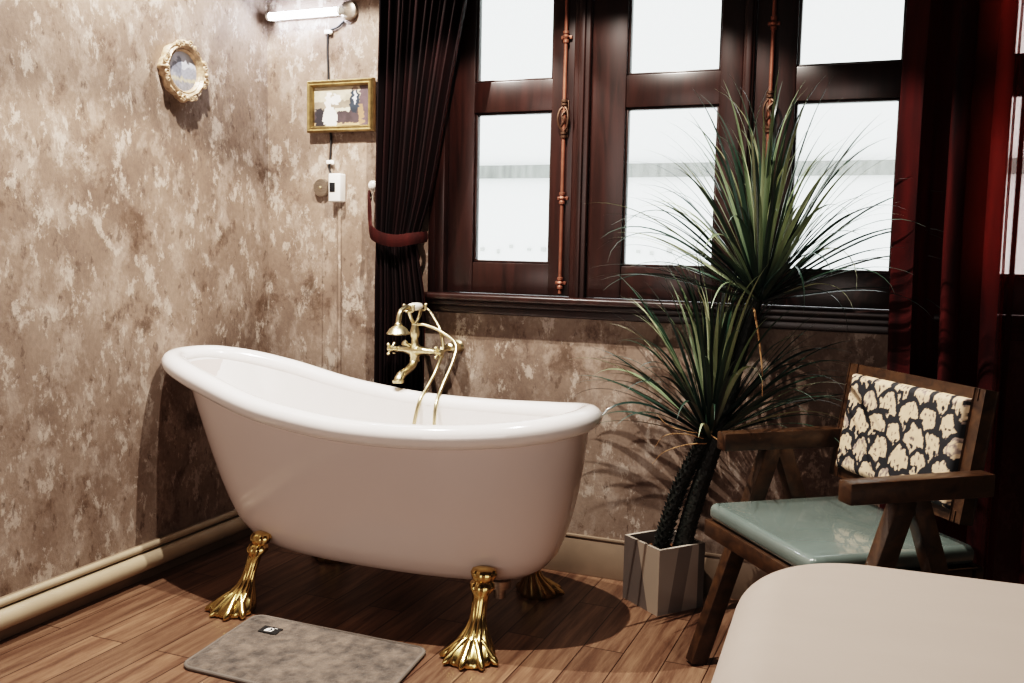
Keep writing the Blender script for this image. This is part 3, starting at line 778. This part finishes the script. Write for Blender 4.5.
def trunk(pts, r0, r1, spikes, seed):
    rn = random.Random(seed); bm = bmesh.new(); P = cr(pts, 10); n = len(P)
    tube(bm, P, [lerp(r0, r1, i/(n-1))*(1+.05*(i % 2)) for i in range(n)], 16)
    pp, F = frame_pts(P)
    for s in range(spikes):
        f = s/spikes*(n-2); i = int(f); p = pp[i].lerp(pp[i+1], f-i); t, nn_, b = F[i]; a = s*2.399; r = lerp(r0, r1, f/n)
        d = nn_*math.cos(a)+b*math.sin(a); sd = t.cross(d)
        base = p+d*r*.93; L = r*(.55 if seed == 1 else .4)
        tip = base+d*r*(.5 if seed == 1 else .2)+t*L*.9
        v = [bm.verts.new(x) for x in (base-sd*r*.33-t*L*.5, base+sd*r*.33-t*L*.5, base+t*L*.7, tip)]
        bm.faces.new((v[0], v[1], v[3])); bm.faces.new((v[1], v[2], v[3])); bm.faces.new((v[2], v[0], v[3]))
    return bm
CL, CU = Vector((1.868, -.16, .615)), Vector((2.005, -.15, 1.065))
part('trunk', trunk([(1.712, -.165, .16), (1.738, -.165, .28), (1.778, -.16, .42), (1.835, -.155, .55), (1.858, -.16, .62)], .024, .020, 260, 1), M['trunk'], plant, auto=20)
part('trunk', trunk([(1.778, -.145, .16), (1.804, -.15, .28), (1.84, -.15, .42), (1.885, -.145, .58), (1.92, -.145, .72), (1.955, -.145, .9), CU+Vector((0, 0, .02))], .031, .02, 420, 2), M['trunk'], plant, auto=20)
def foliage(base, n, L0, L1, seed, light_frac, el_lo, el_hi, lean=(0, 0)):
    rn = random.Random(seed); bm = bmesh.new(); lay = bm.loops.layers.float_color.new('Col')
    for i in range(n):
        k = i/n
        az = i*2.39996+rn.uniform(-.25, .25)
        el = R(lerp(el_hi, el_lo, k**1.05)+rn.uniform(-9, 9)); L = rn.uniform(L0, L1)*(1+.12*(1-k))
        dx, dy = math.cos(az), math.sin(az)
        if dy > .25: dy *= .35; 
        h = Vector((dx, dy*.85, 0)); h.normalize() if h.length > .01 else None
        h = Vector((h.x+lean[0], h.y+lean[1], 0)).normalized()
        p = base+h*.018+Vector((0, 0, rn.uniform(-.04, .045)*(1-k)+.03*(1-k)-.03*k)); seg = 16; droop = rn.uniform(.5, 1.5)*(1.1 if k > .5 else .75)*(1+.7*(rn.random() < .2))
        wmax = rn.uniform(.0058, .0092); pts = []; e = el
        for s in range(seg+1):
            pts.append(p.copy()); f = s/seg
            d = h*math.cos(e)+Vector((0, 0, math.sin(e)))
            p = p+d*(L/seg); e -= droop*R(185)/seg*f**2.1
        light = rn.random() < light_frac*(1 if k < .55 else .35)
        side_ = h.cross(Vector((0, 0, 1))); tw = rn.uniform(-.5, .5)
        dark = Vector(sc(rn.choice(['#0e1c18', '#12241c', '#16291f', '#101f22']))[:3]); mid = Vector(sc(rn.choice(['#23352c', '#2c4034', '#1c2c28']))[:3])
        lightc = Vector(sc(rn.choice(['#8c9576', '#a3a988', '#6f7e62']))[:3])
        rows = []
        for s, c in enumerate(pts):
            f = s/seg
            wd = wmax*(.75+.25*math.sin(PI*min(1, f*2.2))) if f < .35 else wmax*(1-((f-.35)/.65)**1.5)+.0003
            T = (pts[min(seg, s+1)]-pts[max(0, s-1)]).normalized(); sd = (side_*math.cos(tw)+T.cross(side_)*math.sin(tw)); up = sd.cross(T)
            row = []
            for x, z in ((-1, .28), (0, 0), (1, .28)):
                v = c+sd*x*wd+up*z*wd
                if v.y > -.09: v.y = -.09+(-.09-v.y)*.05
                row.append(bm.verts.new(v))
            rows.append(row)
        for s in range(seg):
            for a in (0, 1):
                f = bm.faces.new((rows[s][a], rows[s][a+1], rows[s+1][a+1], rows[s+1][a]))
                for l, ss in zip(f.loops, (s, s, s+1, s+1)):
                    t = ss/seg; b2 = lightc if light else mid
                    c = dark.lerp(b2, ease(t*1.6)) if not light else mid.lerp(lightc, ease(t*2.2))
                    if t > .85: c = c.lerp(Vector(sc('#8a9490')[:3]), (t-.85)*2.5)  # grey-white window sheen painted into the leaf tips
                    l[lay] = (*c, 1)
    return bm
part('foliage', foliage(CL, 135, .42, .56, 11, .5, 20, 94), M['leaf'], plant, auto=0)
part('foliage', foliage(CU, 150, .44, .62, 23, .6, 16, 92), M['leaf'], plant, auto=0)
for pts in ([(1.855, -.17, .60), (1.80, -.2, .607), (1.74, -.215, .625), (1.70, -.22, .66)], [(1.85, -.18, .585), (1.79, -.21, .60), (1.73, -.22, .59), (1.70, -.22, .55)],
            [(1.86, -.18, .57), (1.80, -.21, .565), (1.73, -.22, .535), (1.69, -.21, .49)], [(1.87, -.18, .60), (1.93, -.22, .585), (1.98, -.23, .60), (2.02, -.23, .59)],
            [(1.985, -.16, 1.03), (2.01, -.2, .95), (2.03, -.21, .83), (2.035, -.21, .74)]):
    bm = bmesh.new(); P_ = cr(pts, 7); tube(bm, P_, [.0045*(1-.75*i/len(P_)) for i in range(len(P_))], 6, sx=.5); part('dried_leaf', bm, M['dried'], plant)

# ------------------------------------------------------------------ armchair
A = Vector((2.316, -.974, 0)); fv = Vector((-.78, -.625, 0)).normalized(); lv = Vector((-fv.y, fv.x, 0)); lv = Vector((-.625, .78, 0)).normalized()
def W(f, l, z): return A+fv*f+lv*l+Vector((0, 0, z))
MW = Matrix((fv, lv, Vector((0, 0, 1)))).transposed().to_4x4(); MW.translation = A
ch = empty('armchair', W(-.18, .265, 0), 'wooden armchair with V-shaped legs, teal leather seat and black and cream scallop print back', 'chair')
for l0 in (-.05, .53):
    bm = bmesh.new()
    vs = box(bm, -.398, 0, l0, l0+.05, .628, .680, .005, 2)
    for v in bm.verts:
        v.co.z += .004*(-v.co.x/.46)
        if v.co.x < -.3 and v.co.z < .66: v.co.z -= .008*(-v.co.x-.3)/.16
        v.co = MW @ v.co
    part('armrest', bm, M['walnut'], ch)
for lc_ in (-.023, .553):
    bm = bmesh.new()
    bar(bm, W(.052, lc_, 0), W(-.165, lc_, .635), .042, .052, lv, .004)
    o = part('leg', bm, M['walnut'], ch); 
    bm = bmesh.new()
    bar(bm, W(-.43, lc_, 0), W(-.195, lc_, .635), .042, .048, lv, .004)
    part('leg', bm, M['walnut'], ch)
for o in list(ch.children):                                           # flatten leg ends onto the floor
    if o.name.startswith('leg'):
        for v in o.data.vertices:
            if v.co.z < .002: v.co.z = .0
bm = bmesh.new()
for a in ((.012, .055, 0, .53), (-.43, -.39, 0, .53)): box(bm, a[0], a[1], a[2], a[3], .392, .438, .004, 2, MW)
for a in ((0, .04), (.49, .53)): box(bm, -.41, .03, a[0], a[1], .392, .438, .004, 2, MW)
part('seat_frame', bm, M['walnut'], ch)
bm = bmesh.new(); box(bm, -.42, .05, .012, .552-.03, .438, .488, .02, 5)
for v in bm.verts:
    if v.co.z > .47: v.co.z += .010*math.cos((v.co.x+.185)/.47*PI)*math.cos((v.co.y-.265)/.51*PI)
    v.co = MW @ v.co
# finer top so that the crown is smooth
part('seat_cushion', bm, M['teal'], ch, auto=50)
# back: tilted panel
def BK(l, s, d): # l lateral, s up the panel 0..1, d depth (+ towards the sitter)
    z0, z1, f0, f1 = .548, .872, -.362, -.412
    n = Vector((z1-z0, 0, f0-f1)); n.normalize()
    return W(lerp(f0, f1, s)+n.x*d, l, lerp(z0, z1, s)+n.z*d)
bm = bmesh.new()
def slab(l0, l1, s0, s1, d0, d1, bev=.003):
    r = bmesh.ops.create_cube(bm, size=1); vs = r['verts']
    for v in vs: v.co = BK(l0 if v.co.x < 0 else l1, s0 if v.co.z < 0 else s1, d0 if v.co.y < 0 else d1)
    bmesh.ops.bevel(bm, geom=list({e for v in vs for e in v.link_edges}), offset=bev, segments=2, affect='EDGES')
slab(.012, .046, 0, 1, -.030, .004); slab(.507, .541, 0, 1, -.030, .004)
slab(.034, .506, .93, 1, -.034, .004); slab(.034, .506, 0, .07, -.034, .004); slab(.03, .51, .06, .94, -.026, -.004)
part('back_frame', bm, M['walnut'], ch)
rp = random.Random(9); cells = {}
def cellr(i, j):
    if (i, j) not in cells: cells[i, j] = (rp.uniform(-.18, .18), rp.uniform(-.15, .15), rp.uniform(.8, 1.15), rp.random())
    return cells[i, j]
cream, ink, grey = Vector(sc('#bfa88d')[:3]), Vector(sc('#0c0d13')[:3]), Vector(sc('#8d7d74')[:3])
def scallop(u, v):
    x, y = u*6.0, v*4.3
    x += .12*noise.noise(Vector((u*9, v*9, 0))); y += .16*noise.noise(Vector((u*8, v*8, 4)))
    best = None
    for j in range(-1, 8):                                            # lower rows lie in front
        for i in range(-1, 10):
            ox, oy, s, r4 = cellr(i, j)
            cx_ = i+.5*(j % 2)+ox*.5; cyb = j+oy*.6
            dx, dy = (x-cx_)/(.60*s), (y-cyb)/(1.02*s)
            if dy < -.75 or abs(dx) > 1: continue
            d = math.sqrt(dx*dx+max(0, dy)**2)
            if d < 1: best = (d, r4, dx, dy); break
        if best: break
    if not best: return (*ink, 1)
    d, r4, dx, dy = best
    n = noise.noise(Vector((u*38, v*16, r4*9))); n2 = noise.noise(Vector((u*60, v*24, 7)))
    if d > .74+.14*n and dy > -.3*(1+n): return (*ink, 1)
    if dy < .1 and n > .16+.5*max(-.2, dy): return (*ink, 1)
    if n2 > .38: return (*ink.lerp(grey, .45), 1)
    if r4 > .66 and n2+n > .18: return (*grey, 1)
    return (*(cream*(1+.12*n)), 1)
bm = bmesh.new(); nu, nv = 190, 120
def bpos(a, b, ins=.0):
    e = min(a, 1-a, (b)*.62, (1-b)*.62)*.48; d = .008+.020*math.sqrt(max(0, 1-(1-min(1, e/.02))**2))
    # rounded corners
    l = lerp(.505, .048, a); s = lerp(.075, .925, b)
    return BK(l, s, d)
V = grid_col(bm, nu, nv, bpos, scallop)
part('back_cushion', bm, M['print'], ch, auto=0)

# ------------------------------------------------------------------ bed corner (right foreground)
bed = empty('bed', (3.2, -2.1, 0), 'corner of a bed with a smooth off-white fitted sheet in the right foreground', 'bed')
bm = bmesh.new()
BX, BY_, BL, BW, BZ0, BZ1 = 2.155, -1.215, 2.0, 1.55, .24, .598
rot = Matrix.Translation((BX, BY_, 0)) @ Matrix.Rotation(R(3.0), 4, 'Z')
def rrect(ins, rad, z, n=14):
    o = []; x0, x1, y0, y1 = ins, BL-ins, -BW+ins, -ins; rad = max(.02, rad-ins)
    for cx_, cy_, st in ((x1-rad, y1-rad, 0), (x0+rad, y1-rad, 90), (x0+rad, y0+rad, 180), (x1-rad, y0+rad, 270)):
        for i in range(n+1): t = R(st+90*i/n); o.append(rot @ Vector((cx_+rad*math.cos(t), cy_+rad*math.sin(t), z)))
    return o
rs = [rrect(.03, .24, BZ0), rrect(.012, .24, BZ0+.02), rrect(0, .24, BZ0+.05), rrect(0, .24, BZ1-.12)]
for k in range(1, 13): t = R(90*k/12); rs.append(rrect(.10*(1-math.cos(t)), .24, BZ1-.10+.085*math.sin(t)))
for k in range(1, 7): rs.append(rrect(.10+.10*k, .3+.1*k, BZ1-.015+.015*math.sin(PI/2*k/6)))
loft(bm, rs, True, True)
part('mattress', bm, M['sheet'], bed, auto=0)
bm = bmesh.new(); rs = [rrect(.04, .2, .0), rrect(.04, .2, BZ0+.004)]; loft(bm, rs, True, True); part('bed_base', bm, M['bedbase'], bed)

# ------------------------------------------------------------------ lights
def spot(name, loc, target, energy, col, size, blend, rad):
    l = bpy.data.lights.new(name, 'SPOT'); l.energy = energy; l.color = col; l.spot_size = R(size); l.spot_blend = blend; l.shadow_soft_size = rad
    o = bpy.data.objects.new(name, l); C.objects.link(o); o.location = loc
    d = Vector(target)-Vector(loc); o.rotation_euler = d.to_track_quat('-Z', 'Y').to_euler(); return o
WARM = (1, .91, .82)
spot('ceiling_spot_tub', (1.40, -.99, 2.75), (1.40, -.99, 0), 230, WARM, 106, .12, .012)
spot('ceiling_spot_corner', (.42, -.92, 2.75), (.42, -.92, 0), 215, (1, .93, .86), 110, .10, .012)
spot('ceiling_spot_chair', (2.75, -1.35, 2.75), (2.66, -1.15, 0), 50, WARM, 56, .5, .02)
def area(name, loc, target, energy, col, sx, sy):
    l = bpy.data.lights.new(name, 'AREA'); l.shape = 'RECTANGLE'; l.size = sx; l.size_y = sy; l.energy = energy; l.color = col
    o = bpy.data.objects.new(name, l); C.objects.link(o); o.location = loc
    o.rotation_euler = (Vector(target)-Vector(loc)).to_track_quat('-Z', 'Y').to_euler(); return o
area('room_fill', (1.5, -4.3, 1.15), (1.0, -.6, .6), 24, (1, .88, .82), 2.4, 1.5)

w = bpy.data.worlds.new('World'); bpy.context.scene.world = w; w.use_nodes = True
bg = w.node_tree.nodes['Background']; bg.inputs[0].default_value = (.93, .97, 1, 1); bg.inputs[1].default_value = 2.6

# ------------------------------------------------------------------ camera
cam = bpy.data.cameras.new('Camera'); co = bpy.data.objects.new('Camera', cam); C.objects.link(co)
cam.sensor_width = 36; cam.lens = 955/1024*36
RR = ((0.9229, 0.38452, 0.02005), (-0.05699, 0.08492, 0.99476), (-0.3808, 0.9192, -0.10028))
m = Matrix((RR[0], RR[1], tuple(-x for x in RR[2]))).transposed().to_4x4(); m.translation = (2.442, -3.258, 1.2)
co.matrix_world = m; cam.clip_start = .05
bpy.context.scene.camera = co
vs_ = bpy.context.scene.view_settings
vs_.view_transform = 'Filmic'; vs_.look = 'High Contrast'; vs_.exposure = .3
